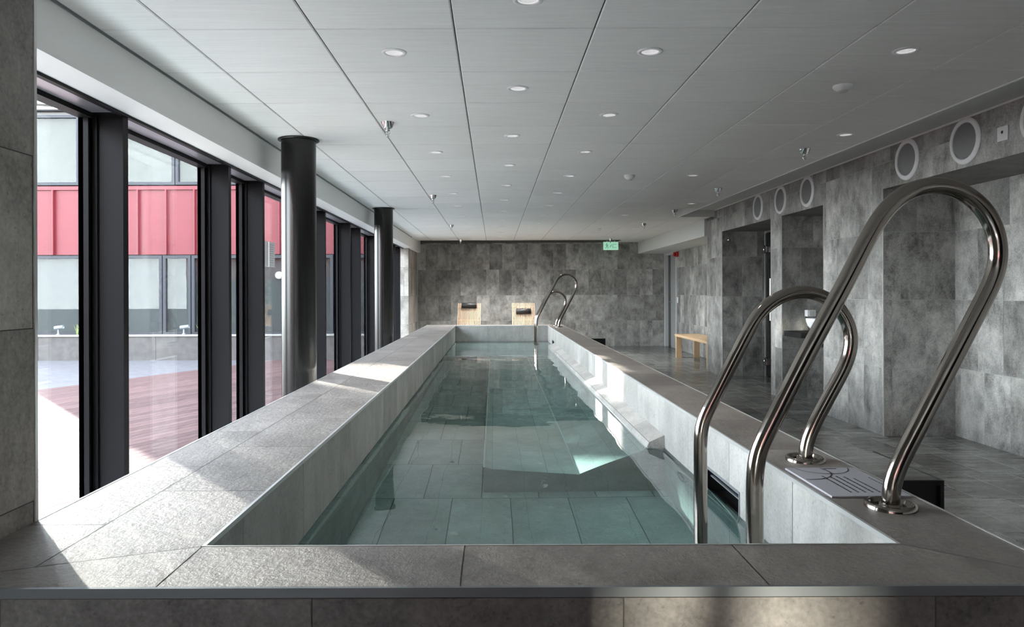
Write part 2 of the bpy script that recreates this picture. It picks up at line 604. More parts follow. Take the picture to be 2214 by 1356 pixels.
# ceiling: panels with chamfered edges over a dark grid, holes for the downlights
DL = {'left': [], 'middle': [], 'right': [], 'far right': [], 'wall': []}
for k in range(0, 11):
    DL['left'].append((-0.465, 3.36 + 1.2 * k)); DL['right'].append((0.735, 3.36 + 1.2 * k))
for k in range(0, 11):
    DL['middle'].append((0.135, 2.76 + 1.2 * k))
for yy in (3.36, 6.96, 10.56):
    DL['far right'].append((1.935, yy))
for yy in (5.16, 9.2, 12.8):
    DL['wall'].append((2.535, yy))
holes = [p for r in DL.values() for p in r]
RH = 0.047
m = MB()
xs = [-1.68] + [-1.365 + 0.6 * k for k in range(7)] + [2.8]
y0c = 3.06 - 0.6 * 12
ny = 23


def panel(m, x0, x1, y0, y1, z, a):
    g, c = 0.002, 0.005
    x0 += g; x1 -= g; y0 += g; y1 -= g
    o = [(x0, y0), (x1, y0), (x1, y1), (x0, y1)]
    i = [(x0 + c, y0 + c), (x1 - c, y0 + c), (x1 - c, y1 - c), (x0 + c, y1 - c)]
    for k in range(4):
        j = (k + 1) % 4
        m.face([(*i[k], z), (*i[j], z), (*o[j], z + c), (*o[k], z + c)], 0, a)
    hs = [h for h in holes if x0 < h[0] < x1 and y0 < h[1] < y1]
    if not hs:
        m.face([(*p, z) for p in i[::-1]], 0, a)
        return
    hx, hy = hs[0]
    n = 32
    X0, X1, Y0, Y1 = i[0][0], i[2][0], i[0][1], i[2][1]
    ring, out = [], []
    for k in range(n):
        t = 2 * math.pi * k / n + math.pi / 4
        cx, sx = math.cos(t), math.sin(t)
        s = min((X1 - hx if cx > 0 else X0 - hx) / cx if abs(cx) > 1e-6 else 9, (Y1 - hy if sx > 0 else Y0 - hy) / sx if abs(sx) > 1e-6 else 9)
        ring.append((hx + cx * RH, hy + sx * RH, z)); out.append((hx + cx * s, hy + sx * s, z))
    # keep the exact corners
    for q in ((X0, Y0), (X1, Y0), (X1, Y1), (X0, Y1)):
        k = min(range(n), key=lambda k: (out[k][0] - q[0]) ** 2 + (out[k][1] - q[1]) ** 2)
        out[k] = (*q, z)
    for k in range(n):
        j = (k + 1) % n
        m.face([ring[k], out[k], out[j], ring[j]][::-1], 0, a)


for ix in range(len(xs) - 1):
    for iy in range(ny + 10):
        ya, yb = y0c + 0.6 * iy, y0c + 0.6 * iy + 0.6
        ya, yb = max(ya, YBACK), min(yb, YFAR)
        if yb - ya < 0.02:
            continue
        panel(m, xs[ix], xs[ix + 1], ya, yb, CEIL, rnd.random())
for iy in range(10):                       # the strip that runs to the beam at the far end
    ya, yb = 10.86 + 0.6 * iy, min(11.46 + 0.6 * iy, YFAR)
    if yb > ya + 0.02:
        panel(m, 2.8, 3.305, ya, yb, CEIL, rnd.random())
m.face([(-1.68, YBACK, CEIL + 0.006), (2.8, YBACK, CEIL + 0.006), (2.8, YFAR, CEIL + 0.006), (-1.68, YFAR, CEIL + 0.006)], 1) if False else None
# raised slot along the right wall
m.face([(2.8, YBACK, 2.48), (XW, YBACK, 2.48), (XW, 10.86, 2.48), (2.8, 10.86, 2.48)], 2, 0.5)
m.face([(2.8, 10.86, CEIL), (XW, 10.86, CEIL), (XW, 10.86, 2.48), (2.8, 10.86, 2.48)], 2, 0.5)
m.box(2.796, 2.804, YBACK, 10.86, CEIL - 0.002, 2.48, 2)
m.build('ceiling', [M_ceil, M_grout_d, M_beam], kind='structure')
m = MB()
m.box(2.790, 2.802, YBACK, 10.86, CEIL - 0.006, CEIL + 0.002)
m.box(XW - 0.012, XW, YBACK, YWE, 2.468, 2.48)
m.build('trim_3', M_plastic, kind='structure')
# roof slab over everything keeps the sky out
m = MB()
m.box(-2.4, 4.6, YBACK - 0.2, YFAR + 0.3, 2.5, 2.9)
m.build('roof_slab', M_conc, kind='structure')
# outer shell right and far
m = MB()
m.box(4.05, 4.3, YBACK - 0.2, YFAR + 0.3, -0.3, 2.5)
m.box(-2.3, 4.3, YFAR + 0.02, YFAR + 0.3, -0.3, 2.5)
m.build('wall_outer', M_render, kind='structure')

# white bulkhead above the windows, and the beam over the alcove
m = MB()
m.box(-2.08, -1.68, YBACK, YFAR, ZHEAD + 0.002, 2.6)
m.build('trim_4', M_white, kind='structure')
m = MB()
m.box(3.305, 3.96, YWE + 0.001, YFAR, 2.115, 2.5)
m.build('trim_5', M_beam, kind='structure')
m = MB()
m.box(-1.684, -1.676, YBACK, 14.7, CEIL - 0.012, CEIL)
m.build('trim_6', M_alu_g, kind='structure')

# windows: bays between deep fins
F = [1.5, 3.60, 5.03, 5.77, 7.18, 7.90, 9.27, 9.98, 11.40, 12.12, 13.50, 14.20, 14.70]


def window(n, ya, yb, fin=True):
    r = bpy.data.objects.new('window_%d' % n, None)
    C.objects.link(r)
    r.location = (XIN, ya, 0)
    r['kind'] = 'structure'
    f = MB()
    t = 0.05
    # fin at the near side: plate plus stepped frame profile towards the glass
    if fin:
        f.box(-1.99, XIN, ya, ya + t, 0, ZHEAD)
    for (xa, xb, d) in ((-2.01, -1.985, 0.012), (-2.035, -2.01, 0.028), (XOUT, -2.035, 0.045)):
        f.box(xa, xb, ya - d, ya + t + d, 0, ZHEAD)
    f.build('mullion_fin', M_frame, r)
    f = MB()
    f.box(XOUT, XIN, ya + t, yb, ZHEAD - 0.004, ZHEAD + 0.03)
    f.box(XOUT, -1.99, ya + t + 0.045, yb - 0.045, ZHEAD - 0.03, ZHEAD - 0.004)
    f.box(XOUT, -1.99, ya + t + 0.045, yb - 0.045, 0, 0.06)
    f.box(XOUT, XIN, ya + t, yb, -0.05, 0.004)
    f.box(XOUT, -2.01, yb - 0.045, yb, 0, ZHEAD - 0.004)
    f.build('window_frame', M_frame, r)
    f = MB()
    f.box(-1.985, XIN - 0.012, ya + t + 0.01, yb - 0.06, ZHEAD - 0.008, ZHEAD - 0.0045)
    f.build('head_panel', M_headp, r)
    p = MB()
    p.box(-2.05, -2.042, ya + t + 0.04, yb - 0.04, 0.05, ZHEAD - 0.025)
    p.build('pane', M_glass, r)
    return r


wn = 0
for i in range(len(F) - 1):
    wn += 1
    window(wn, F[i], F[i + 1])
m = MB()
m.box(-1.875, XIN + 0.012, YBACK, 14.7, ZHEAD - 0.012, ZHEAD + 0.002)
m.build('trim_7', M_frame, kind='structure')

# door at the far right of the alcove wall
r = bpy.data.objects.new('door_1', None); C.objects.link(r); r.location = (3.95, 15.9, 0); r['kind'] = 'structure'
m = MB()
m.box(3.90, 3.99, YFAR - 0.09, YFAR - 0.005, 0, 2.115)
m.box(3.93, 3.99, 15.47, 15.53, 0, 2.115)
m.box(3.93, 3.99, 15.53, YFAR - 0.09, 2.06, 2.115)
m.build('door_frame', M_doorframe, r)
m = MB(); m.box(3.975, 4.0, 16.0, YFAR - 0.09, 0.0, 2.06); m.build('side_panel', M_dglass, r)
m = MB(); m.box(3.945, 3.985, 15.53, 16.0, 0.005, 2.06); m.build('door_leaf', M_door, r)
m = MB()
m.lathe([(0, 0), (0.028, 0), (0.028, 0.012), (0.012, 0.014), (0.012, 0.05)], (3.945, 15.94, 1.02), (-1, 0, 0), 20)
m.tube([(3.9, 15.94, 1.02), (3.9, 15.82, 1.02)], 0.011, 12)
m.lathe([(0, 0), (0.026, 0), (0.026, 0.012), (0, 0.014)], (3.945, 15.94, 1.16), (-1, 0, 0), 20)
m.build('door_handle', M_chrome, r)
# dark glass door at the back of the first opening
r = bpy.data.objects.new('door_2', None); C.objects.link(r); r.location = (XB, 10.05, 0); r['kind'] = 'structure'
m = MB(); m.box(XB + 0.01, XB + 0.022, 9.60, 10.50, 0.01, 2.09); m.build('door_leaf', M_dglass, r)
m = MB(); m.box(XB - 0.004, XB + 0.03, 10.50, 10.515, 0, 2.1); m.build('door_frame', M_alu, r)
for zz in (0.22, 1.86):
    m = MB()
    m.box(XB - 0.02, XB + 0.03, 10.40, 10.5, zz - 0.045, zz + 0.045, bev=0.006)
    m.lathe([(0, -0.06), (0.014, -0.06), (0.014, 0.06), (0, 0.06)], (XB - 0.012, 10.495, zz), (0, 0, 1), 12)
    m.build('hinge', M_chrome, r)
m = MB()
m.tube([(XB - 0.05, 10.16, 0.83), (XB - 0.05, 10.16, 1.43)], 0.014, 12)
for zz in (0.88, 1.38):
    m.tube([(XB - 0.05, 10.16, zz), (XB + 0.01, 10.16, zz)], 0.008, 10)
m.build('door_handle', M_alu, r)
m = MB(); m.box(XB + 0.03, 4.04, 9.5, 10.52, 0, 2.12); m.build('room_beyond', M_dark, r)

# ================================================================== COURTYARD
m = MB()
m.face([(-60, -40, ZD - 0.03), (60, -40, ZD - 0.03), (60, 60, ZD - 0.03), (-60, 60, ZD - 0.03)])
m.build('ground', plain('ground', (0.12, 0.12, 0.11), 0.9, 0, 0.1, 0.2, 1), kind='structure')
# deck planks run obliquely
m = MB()
d = Vector((0.42, 0.9075, 0)).normalized(); p = Vector((-d.y, d.x, 0))
org = Vector((-7.25, 14.18, 0))                      # on the edge between planks and paving


def clip(poly, side):
    out = []
    for i in range(len(poly)):
        a, b = poly[i], poly[(i + 1) % len(poly)]
        fa, fb = side(a), side(b)
        if fa >= 0:
            out.append(a)
        if fa * fb < 0:
            t = fa / (fa - fb)
            out.append(a + (b - a) * t)
    return out


bounds = [lambda q: -2.08 - q.x, lambda q: q.y + 12.0, lambda q: 17.98 - q.y, lambda q: q.x + 16]
for k in range(0, 190):
    o0 = org - p * (0.145 * k)
    poly = [o0 - d * 40, o0 + d * 40, o0 + d * 40 - p * 0.138, o0 - d * 40 - p * 0.138]
    for bnd in bounds:
        if poly:
            poly = clip(poly, bnd)
    if len(poly) > 2:
        m.prism([(q.x, q.y, ZD - 0.02) for q in poly], (0, 0, 0.02), 0, rnd.random())
dk = m.build('floor_deck', M_deck, kind='structure')
m = MB()
poly = [org + d * 40, org - d * 40, org - d * 40 + p * 20, org + d * 40 + p * 20]
for bnd in bounds:
    poly = clip(poly, bnd)
m.prism([(q.x, q.y, ZD - 0.02) for q in poly], (0, 0, 0.022))
m.build('floor_paving', M_pave, kind='structure')

# unseen pale strip added along the glazing to bounce light onto the ceiling
m = MB()
m.box(-3.35, -2.07, -12, 17.9, ZD - 0.02, ZD + 0.012)
m.build('floor_bounce_strip', plain('white_bounce_strip', (0.78, 0.77, 0.74), 0.9, 0, 0.2, 0.15, 60, 0.4), kind='structure')
# planter wall in front of the building opposite
pl = thing('planter', 'long low concrete planter wall along the foot of the red building', 'planter', (-7, 18.2, ZD))
m = MB()
xx = -15.5
for wdt in (4.05, 1.2, 1.75, 1.35, 2.6, 1.5, 1.2):
    m.box(xx + 0.004, xx + wdt - 0.004, 18.0, 18.12, ZD, 0.16, 0, rnd.random())
    xx += wdt
m.build('planter_wall', M_conc, pl)
m = MB(); m.box(-15, -2.3, 17.97, 18.2, 0.16, 0.20, bev=0.004); m.build('planter_cap', M_conc_l, pl)
m = MB(); m.box(-15, -2.3, 18.2, 18.58, ZD, 0.13); m.build('soil', plain('soil', (0.16, 0.09, 0.07), 0.9), pl)

# building opposite
YB = 18.6
bd = thing('building', 'red metal clad building across the courtyard with ribbon windows', 'building', (-8, YB, ZD))
XL, XR = -13.4, -2.2
z = lambda y: 1.254 + (631 - y) * 0.012
px = lambda x: (x - 1068) * 0.012
m = MB()
m.box(XL, XR, YB + 0.12, YB + 0.2, 2.17, z(405))
ZR = 5.46
m.box(XL, -10.6, YB + 1.2, YB + 1.4, ZD, 5.98)
m.box(-10.6, XR, YB + 1.2, YB + 1.4, ZD, ZR)
m.box(XL, XL + 0.15, YB + 0.1, YB + 1.3, ZD, 5.98)
m.box(XL, -10.6, YB + 0.1, YB + 1.3, 5.85, 5.98)
m.box(-10.6, XR, YB + 0.1, YB + 1.3, ZR - 0.1, ZR)
m.box(-10.68, -10.6, YB + 0.1, YB + 1.3, ZR, 5.98)
m.box(XL, XR, YB + 0.1, YB + 1.3, 4.0, 4.04)
m.box(XL, XR, YB + 0.02, YB + 1.3, ZD, z(720))
m.prism([(x_, YB + 0.1, z_) for x_, z_ in ((-11.05, 6.15), (-12.15, 6.22), (-12.3, 6.62), (-13.6, 6.85), (-13.6, 5.9), (-14.9, 5.9), (-14.9, 10), (-11.05, 10))], (0, 0.3, 0))  # unseen raised block added, its underside shaped to trim the sun patches indoors
for k in range(40):                                    # unseen slats added to thin the low sun on the front coping
    m.box(-14.95 - k * 0.135 - 0.0595, -14.95 - k * 0.135 + 0.0595, YB + 0.2, YB + 0.208, 5.9, 9.9)
for xx in (-19.8,):
    m.box(xx - 0.08, xx + 0.08, YB + 0.15, YB + 0.35, ZD, 5.9)  # post added under the unseen slats
m.build('wall', M_render, bd)  # facade walls together with the added sun blockers
m = MB()
m.box(XL, XR, YB + 0.02, YB + 0.12, z(548), z(405))
m.box(XL, XR, YB - 0.03, YB + 0.1, z(408), z(400))
xr = px(117) - 0.732 * 3
while xr < XR:
    if xr > XL + 0.05:
        m.box(xr - 0.018, xr + 0.018, YB - 0.07, YB + 0.05, z(548), z(408))
    xr += 0.732
m.build('cladding', M_red, bd)
m = MB(); m.box(XL - 0.05, -10.58, YB - 0.04, YB + 0.3, 5.98, 6.02); m.box(-10.6, XR, YB - 0.04, YB + 0.3, ZR, ZR + 0.03); m.build('roof_edge', M_frame, bd)


def bwin(xa, xb, za, zb, back, sill=True):
    f = MB()
    t = 0.075
    f.box(xa, xa + t, YB, YB + 0.1, za, zb); f.box(xb - t, xb, YB, YB + 0.1, za, zb)
    f.box(xa + t, xb - t, YB, YB + 0.1, za, za + t); f.box(xa + t, xb - t, YB, YB + 0.1, zb - t, zb)
    w = f.build('window', M_bframe, bd)
    g = MB(); g.box(xa + t, xb - t, YB + 0.05, YB + 0.06, za + t, zb - t); g.build('pane', M_glass2, w)
    b = MB(); b.box(xa + 0.02, xb - 0.02, YB + 0.16, YB + 0.2, za + 0.02, zb - 0.02, 0, rnd.random()); b.build('blind' if zb > 3 else 'interior', back, w)
    return w


for xa, xb in ((-44, 172), (178, 378), (380, 592), (594, 740), (742, 884)):
    bwin(max(px(xa), XL + 0.15), px(xb), 4.06, z(245) if xb < 180 else 5.40, M_blind)
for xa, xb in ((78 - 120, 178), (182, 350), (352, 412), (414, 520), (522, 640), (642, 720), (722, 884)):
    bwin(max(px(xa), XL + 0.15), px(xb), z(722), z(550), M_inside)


# red building that closes the courtyard on the near side, seen only mirrored in panes
m = MB()
m.box(-22, -2.3, -14.4, -14.0, ZD, 2.2, 0); m.box(-22, -2.3, -14.45, -13.95, 2.2, 3.95, 1); m.box(-22, -2.3, -14.4, -14.0, 3.95, 5.6, 0)
m.build('wall_courtyard', [M_inside, M_red], kind='structure')
# spot lamp stands in for sunlight thrown back onto the pool front by that building
gd = bpy.data.lights.new('sun_glint', 'SPOT')
gd.energy = 22000; gd.spot_size = R(1.3); gd.spot_blend = 0.2; gd.shadow_soft_size = 0.12; gd.color = (1.0, 0.96, 0.80)
go = bpy.data.objects.new('sun_glint', gd); C.objects.link(go)
go.location = (-6.0, -13.5, 0.52)
go.rotation_euler = (Vector((0.478, 1.395, 0.60)) - go.location).to_track_quat('-Z', 'Y').to_euler()

# garden spots and tufts on the planter
def spot(x, lab):
    t = thing('garden_spotlight', lab, 'spotlight', (x, 18.09, 0.20), 'garden spotlights on the planter')
    m = MB(); m.lathe([(0, 0), (0.045, 0), (0.045, 0.02), (0.02, 0.03), (0.02, 0.16), (0, 0.16)], seg=16); local(m, 'post', M_alu_g, t)
    m = MB()
    m.lathe([(0, -0.11), (0.042, -0.11), (0.048, -0.09), (0.048, 0.11), (0.04, 0.11), (0.035, 0.09), (0, 0.09)], (0.02, 0, 0.19), (1, 0, 0.12), 20)
    local(m, 'lamp_head', M_alu_g, t)
    return t


s1 = spot(-11.0, 'silver garden spotlight on the planter seen through the pane beside the near pier')
s2 = dup(s1, (-7.83, 18.09, 0.20), 'silver garden spotlight on the planter seen through the second window bay')


def tuft(x, h, lab, seed):
    q = random.Random(seed)
    m = MB()
    for k in range(46):
        a = q.uniform(0, 6.28); lean = q.uniform(0.05, 0.5) * h; hh = h * q.uniform(0.55, 1)
        bx, by = q.uniform(-0.12, 0.12), q.uniform(-0.06, 0.06)
        c, s_ = math.cos(a), math.sin(a)
        wv = Vector((-s_, c, 0)) * 0.009
        b0 = Vector((bx, by, -0.06)); b1 = b0 + Vector((c * lean * 0.4, s_ * lean * 0.4, hh * 0.6)); b2 = b0 + Vector((c * lean, s_ * lean, hh))
        m.face([b0 - wv, b0 + wv, b1 + wv, b1 - wv]); m.face([b1 - wv, b1 + wv, b2])
    o = m.build('grass_tuft', M_leaf)
    o.location = (x, 18.36, 0.19)
    return tag(o, lab, 'plant', 'grass tufts in the planter')


tuft(-10.55, 0.36, 'green grass tuft in the planter beside the spotlight at the near pier', 1)
tuft(-7.40, 0.50, 'tall green tuft in the planter next to the second window fin', 2)
# small white lamp on the facade
o = MB(); o.lathe([(0, 0), (0.09, 0), (0.1, 0.04), (0.07, 0.1), (0, 0.12)], (px(603), YB + 0.05, z(594)), (0, -1, 0), 20)
tag(o.build('wall_lamp', M_plastic), 'small round white lamp on the building seen beside the nearest column', 'lamp')

# ================================================================== THE POOL
pool = thing('swimming_pool', 'long narrow raised pool clad in grey stone tiles with tiled lounge seat', 'pool', (0.13, 6.9, 0))


def inset(poly, g):
    n = len(poly)
    P = [Vector(q) for q in poly]
    area = sum(P[i].x * P[(i + 1) % n].y - P[(i + 1) % n].x * P[i].y for i in range(n))
    s = 1 if area > 0 else -1
    ln = []
    for i in range(n):
        e = (P[(i + 1) % n] - P[i]).normalized()
        nn = Vector((-e.y, e.x)) * s
        ln.append((P[i] + nn * g, e))
    out = []
    for i in range(n):
        (a, u), (b, v) = ln[i - 1], ln[i]
        den = u.x * v.y - u.y * v.x
        if abs(den) < 1e-6:
            out.append(b); continue
        t = ((b.x - a.x) * v.y - (b.y - a.y) * v.x) / den
        out.append(a + u * t)
    return out


def slabs(m, polys, z=ZC, g=0.0015):
    for q in polys:
        r = inset(q, g)
        m.face([(a.x, a.y, z) for a in r], 0, rnd.random())


def rect(a, b, c, e):
    return [(a, c), (b, c), (b, e), (a, e)]


cz = ZC - 0.0025
# left coping: two strips
m = MB()
polys = []
ys = [1.43] + [1.78 + 0.594 * k for k in range(18)] + [OYF]
for i in range(len(ys) - 1):
    if i == 0:
        polys.append([(OXL, 1.425), (-0.965, 1.505), (-0.965, ys[1]), (OXL, ys[1])])
    else:
        polys.append(rect(OXL, -0.965, ys[i], min(ys[i + 1], OYF)))
ys = [1.5] + [2.08 + 0.596 * k for k in range(17)] + [OYF]
for i in range(len(ys) - 1):
    if i == 0:
        polys.append([(-0.965, 1.505), (PXL, PYN), (PXL, ys[1]), (-0.965, ys[1])])
    else:
        polys.append(rect(-0.965, PXL, ys[i], ys[i + 1]))
slabs(m, polys)
m.face([(OXL, OYN, cz), (PXL, OYN, cz), (PXL, OYF, cz), (OXL, OYF, cz)], 1)
m.build('coping', [M_coping, M_grout_d], pool)
# front coping
m = MB()
slabs(m, [[(OXL, OYN), (PXL, OYN), (PXL, PYN), (-0.965, 1.505), (OXL, 1.425)],
          rect(PXL, -0.068, OYN, PYN), rect(-0.068, 0.536, OYN, PYN),
          [(0.536, OYN), (OXR, OYN), (OXR, 1.41), (PXR, PYN), (0.536, PYN)]])
m.face([(PXL, OYN, cz), (OXR, OYN, cz), (OXR, PYN, cz), (PXL, PYN, cz)], 1)
m.build('coping', [M_coping, M_grout], pool)
# right coping
m = MB()
polys = [[(PXR, PYN), (OXR, 1.41), (OXR, 2.0), (PXR, 2.0)]]
ys = [2.0 + 0.596 * k for k in range(18)] + [OYF]
for i in range(len(ys) - 1):
    polys.append(rect(PXR, OXR, ys[i], ys[i + 1]))
slabs(m, polys)
m.face([(PXR, OYN, cz), (OXR, OYN, cz), (OXR, OYF, cz), (PXR, OYF, cz)], 1)
m.build('coping', [M_coping, M_grout], pool)
# far coping
m = MB()
slabs(m, [rect(a, b, PYF, OYF) for a, b in ((PXL, -0.068), (-0.068, 0.53), (0.53, PXR))])
m.face([(PXL, PYF, cz), (PXR, PYF, cz), (PXR, OYF, cz), (PXL, OYF, cz)], 1)
m.build('coping', [M_coping, M_grout], pool)
# outer walls
m = MB(); m.tiles((OXL, OYN, 0), X, Z, OXR - OXL, ZC - 0.018, 0.606, 0.66, 'stack', u0=OXL * -1 - 0.356, lift=0.002, seed=91)
m.build('outer_wall', [M_front, M_grout_d], pool)
m = MB()
m.tiles((OXR, OYN, 0), Y, Z, OYF - OYN, ZC - 0.018, 0.606, 0.66, seed=92)
m.tiles((OXR, OYF, 0), -X, Z, OXR - OXL, ZC - 0.018, 0.606, 0.66, seed=93)
m.tiles((OXL, OYF, 0), -Y, Z, OYF - OYN, ZC - 0.018, 0.606, 0.66, seed=94)
m.build('outer_wall', [M_front, M_grout_d], pool)
# inner walls
th = ZC - ZW
m = MB(); m.tiles((PXL, PYN, ZF), Y, Z, PYF - PYN, ZC - ZF - 0.004, 0.597, th, 'stack', u0=1.884 - PYN, v0=(ZW - ZF) % th, seed=95)
m.build('inner_wall', [M_pool, M_grout], pool)
SKN = (2.695, 3.12, 0.385, 0.488)      # near skimmer opening (y0, y1, z0, z1)
SKF = (10.96, 11.32, 0.395, 0.487)
m = MB()
hl = [(PYF - s[1], PYF - s[0], s[2] - ZF, s[3] - ZF) for s in (SKN, SKF)]
m.tiles((PXR, PYF, ZF), -Y, Z, PYF - PYN, ZC - ZF - 0.004, 0.597, th, 'stack', u0=(PYF - 2.21) % 0.597, v0=(ZW - ZF) % th, holes=hl, seed=96)
m.build('inner_wall', [M_pool, M_grout], pool)
m = MB(); m.tiles((PXL, PYF, ZF), X, Z, PXR - PXL, ZC - ZF - 0.004, 0.597, th, 'stack', v0=(ZW - ZF) % th, u0=0.55, seed=97)
m.build('inner_wall', [M_pool, M_grout], pool)
m = MB(); m.tiles((PXR, PYN, ZF), -X, Z, PXR - PXL, ZC - ZF - 0.004, 0.597, th, 'stack', v0=(ZW - ZF) % th, seed=98)
m.build('inner_wall', [M_pool, M_grout], pool)
m = MB(); m.tiles((PXL, PYN, ZF), X, Y, PXR - PXL, PYF - PYN, 0.305, 0.6, 'half', u0=0.288, v0=0.35, gap=0.005, seed=99)
m.build('pool_floor', [M_pool, M_grout_d], pool)
# moulded lounge seat along the right side, its head rest just above the water
YL0, YL1 = 3.87, 9.75
prof = [(-0.057, 0.026), (-0.012, -0.012), (0.454, -0.115), (0.791, 0.326), (0.822, 0.4066), (0.836, 0.438), (PXR, 0.475)]
m = MB()
solid = [(-0.057, YL0, ZF)] + [(a, YL0, b) for a, b in prof] + [(PXR, YL0, ZF)]
m.prism([(a, YL0 + 0.003, b - (0.003 if b > ZF else 0)) for a, _, b in solid], (0, YL1 - YL0, 0), 1)
for i in range(len(prof) - 1):
    (x0, z0), (x1, z1) = prof[i], prof[i + 1]
    L_ = math.hypot(x1 - x0, z1 - z0)
    u = Vector(((x1 - x0) / L_, 0, (z1 - z0) / L_))
    tw = {1: 0.305, 2: 0.34}.get(i, 0.6)
    m.tiles((x0, YL0, z0), u, Y, L_, YL1 - YL0, tw, 0.6, 'stack', lift=0.001, gap=0.004, v0=0.45, seed=110 + i)
f0 = [(a, YL0, b) for a, _, b in solid]
m.face([(a, YL0 - 0.001, b) for a, _, b in f0], 0, 0.45)
m.tiles((-0.057, YL1, ZF), -Y, Z, YL1 - YL0, 0.026 - ZF, 0.6, 0.43, 'stack', lift=0.001, seed=118)
m.build('lounge_seat', [M_pool, M_grout], pool)
m = MB()
m.box(-0.062, -0.052, YL0 - 0.002, YL1, 0.022, 0.031)
m.box(0.448, 0.460, YL0 - 0.002, YL1, -0.118, -0.110)
m.box(0.816, 0.828, YL0 - 0.002, YL1, 0.402, 0.412)
m.build('seat_trim', M_alu, pool)
# the head rest ledge runs on to the far end
m = MB()
lp = [(0.791, 0.326), (0.822, 0.4066), (0.836, 0.438), (PXR, 0.475), (PXR, 0.326)]
m.prism([(a, YL1, b) for a, b in lp], (0, 10.9 - YL1, 0), 0, 0.6)
m.build('headrest_ledge', [M_pool], pool)
# raised entry platform at the far end
m = MB()
m.box(PXL + 0.001, PXR - 0.001, 9.76, PYF - 0.001, ZF, 0.138, 1)
m.tiles((PXL, 9.75, 0.14), X, Y, PXR - PXL, PYF - 9.75, 0.597, 0.6, 'stack', u0=0.55, seed=120)
m.tiles((PXL, 9.75, ZF), X, Z, PXR - PXL, 0.14 - ZF, 0.597, 0.6, 'stack', seed=121)
m.build('entry_platform', [M_pool, M_grout], pool)
m = MB(); m.box(PXL, PXR, 9.745, 9.775, 0.132, 0.144); m.build('platform_trim', M_alu, pool)
# metal edge profiles
m = MB()
t = 0.007
m.box(OXL, OXR, OYN - 0.004, OYN + 0.004, ZC - 0.018, ZC + 0.001)
m.build('edge_trim', M_alu_g, pool)
m = MB()
m.box(PXL - 0.001, PXL + t, PYN, PYF, ZC - 0.012, ZC + 0.001)
m.box(PXR - t, PXR + 0.001, PYN, PYF, ZC - 0.012, ZC + 0.001)
m.box(PXL + t, PXR - t, PYN - 0.001, PYN + t * 0.5, ZC - 0.012, ZC + 0.001)
m.box(PXL + t, PXR - t, PYF - t, PYF + 0.001, ZC - 0.012, ZC + 0.001)
m.box(OXR - 0.006, OXR + 0.001, OYN, OYF, ZC - 0.012, ZC + 0.001)
m.box(OXL - 0.001, OXL + 0.006, 1.82, OYF, ZC - 0.012, ZC + 0.001)
m.build('edge_trim', M_alu, pool)
# skimmers
for (a, b, c, e) in (SKN, SKF):
    m = MB()
    dx = 0.12
    P0 = [(PXR + 0.004, a, c), (PXR + 0.004, b, c), (PXR + 0.004, b, e), (PXR + 0.004, a, e)]
    P1 = [(PXR + dx, q[1], q[2]) for q in P0]
    for i in range(4):
        j = (i + 1) % 4
        m.face([P0[i], P0[j], P1[j], P1[i]])
    m.face(P1)
    sk = m.build('skimmer', M_dark, pool)
    m = MB()
    for (ya, yb, za, zb) in ((a - 0.012, b + 0.012, e, e + 0.012), (a - 0.012, b + 0.012, c - 0.012, c), (a - 0.012, a, c, e), (b, b + 0.012, c, e)):
        m.box(PXR - 0.004, PXR + 0.01, ya, yb, za, zb)
    m.box(PXR + 0.02, PXR + 0.03, a, b, (c + e) / 2 + 0.012, (c + e) / 2 + 0.018)
    m.build('skimmer_frame', M_alu_g, sk)


def jet(x, y, zz, s, r):
    m = MB()
    m.lathe([(r * 0.55, 0.002), (r * 0.6, 0.012), (r * 0.95, 0.012), (r, 0.002)], (x, y, zz), (s, 0, 0), 28)
    m.lathe([(0, 0.006), (r * 0.3, 0.007), (r * 0.55, 0.003)], (x, y, zz), (s, 0, 0), 28)
    m.build('water_jet', M_alu_g, pool)


jet(PXL, 3.08, 0.27, 1, 0.085)
jet(PXL, 5.55, 0.30, 1, 0.035)
jet(PXL, 5.3, 0.22, 1, 0.035)
jet(PXR, 3.5, 0.20, -1, 0.085)

# water: a closed body so that it tints with depth
m = MB()
e_ = 0.006
nx, nyy = 24, 150
x0, x1, y0, y1 = PXL - e_, PXR + e_, PYN - e_, PYF + e_


def wave(x, y):
    return 0.0004 * math.sin(5.1 * x + 3.3 * y) + 0.0005 * math.sin(7.3 * y - 2.1 * x + 1) + 0.0003 * math.sin(13 * y + 4 * x)


vs = [(x0 + (x1 - x0) * i / nx, y0 + (y1 - y0) * j / nyy, ZW + wave(x0 + (x1 - x0) * i / nx, y0 + (y1 - y0) * j / nyy)) for j in range(nyy + 1) for i in range(nx + 1)]
fs = [(j * (nx + 1) + i, j * (nx + 1) + i + 1, (j + 1) * (nx + 1) + i + 1, (j + 1) * (nx + 1) + i) for j in range(nyy) for i in range(nx)]
nb = len(vs)
edge = [i for i in range(nx + 1)] + [j * (nx + 1) + nx for j in range(1, nyy + 1)] + [nyy * (nx + 1) + i for i in range(nx - 1, -1, -1)] + [j * (nx + 1) for j in range(nyy - 1, 0, -1)]
low = []
for k in edge:
    low.append(len(vs)); vs.append((vs[k][0], vs[k][1], ZF - e_))
for k in range(len(edge)):
    k2 = (k + 1) % len(edge)
    fs.append((edge[k2], edge[k], low[k], low[k2]))
fs.append(low[::-1])
m.mesh(vs, fs, smooth=True)
m.s = [i < nx * nyy for i in range(len(fs))]
wat = m.build('pool_water', M_water)
tag(wat, 'still clear greenish water filling the raised pool', 'water', kind='stuff')


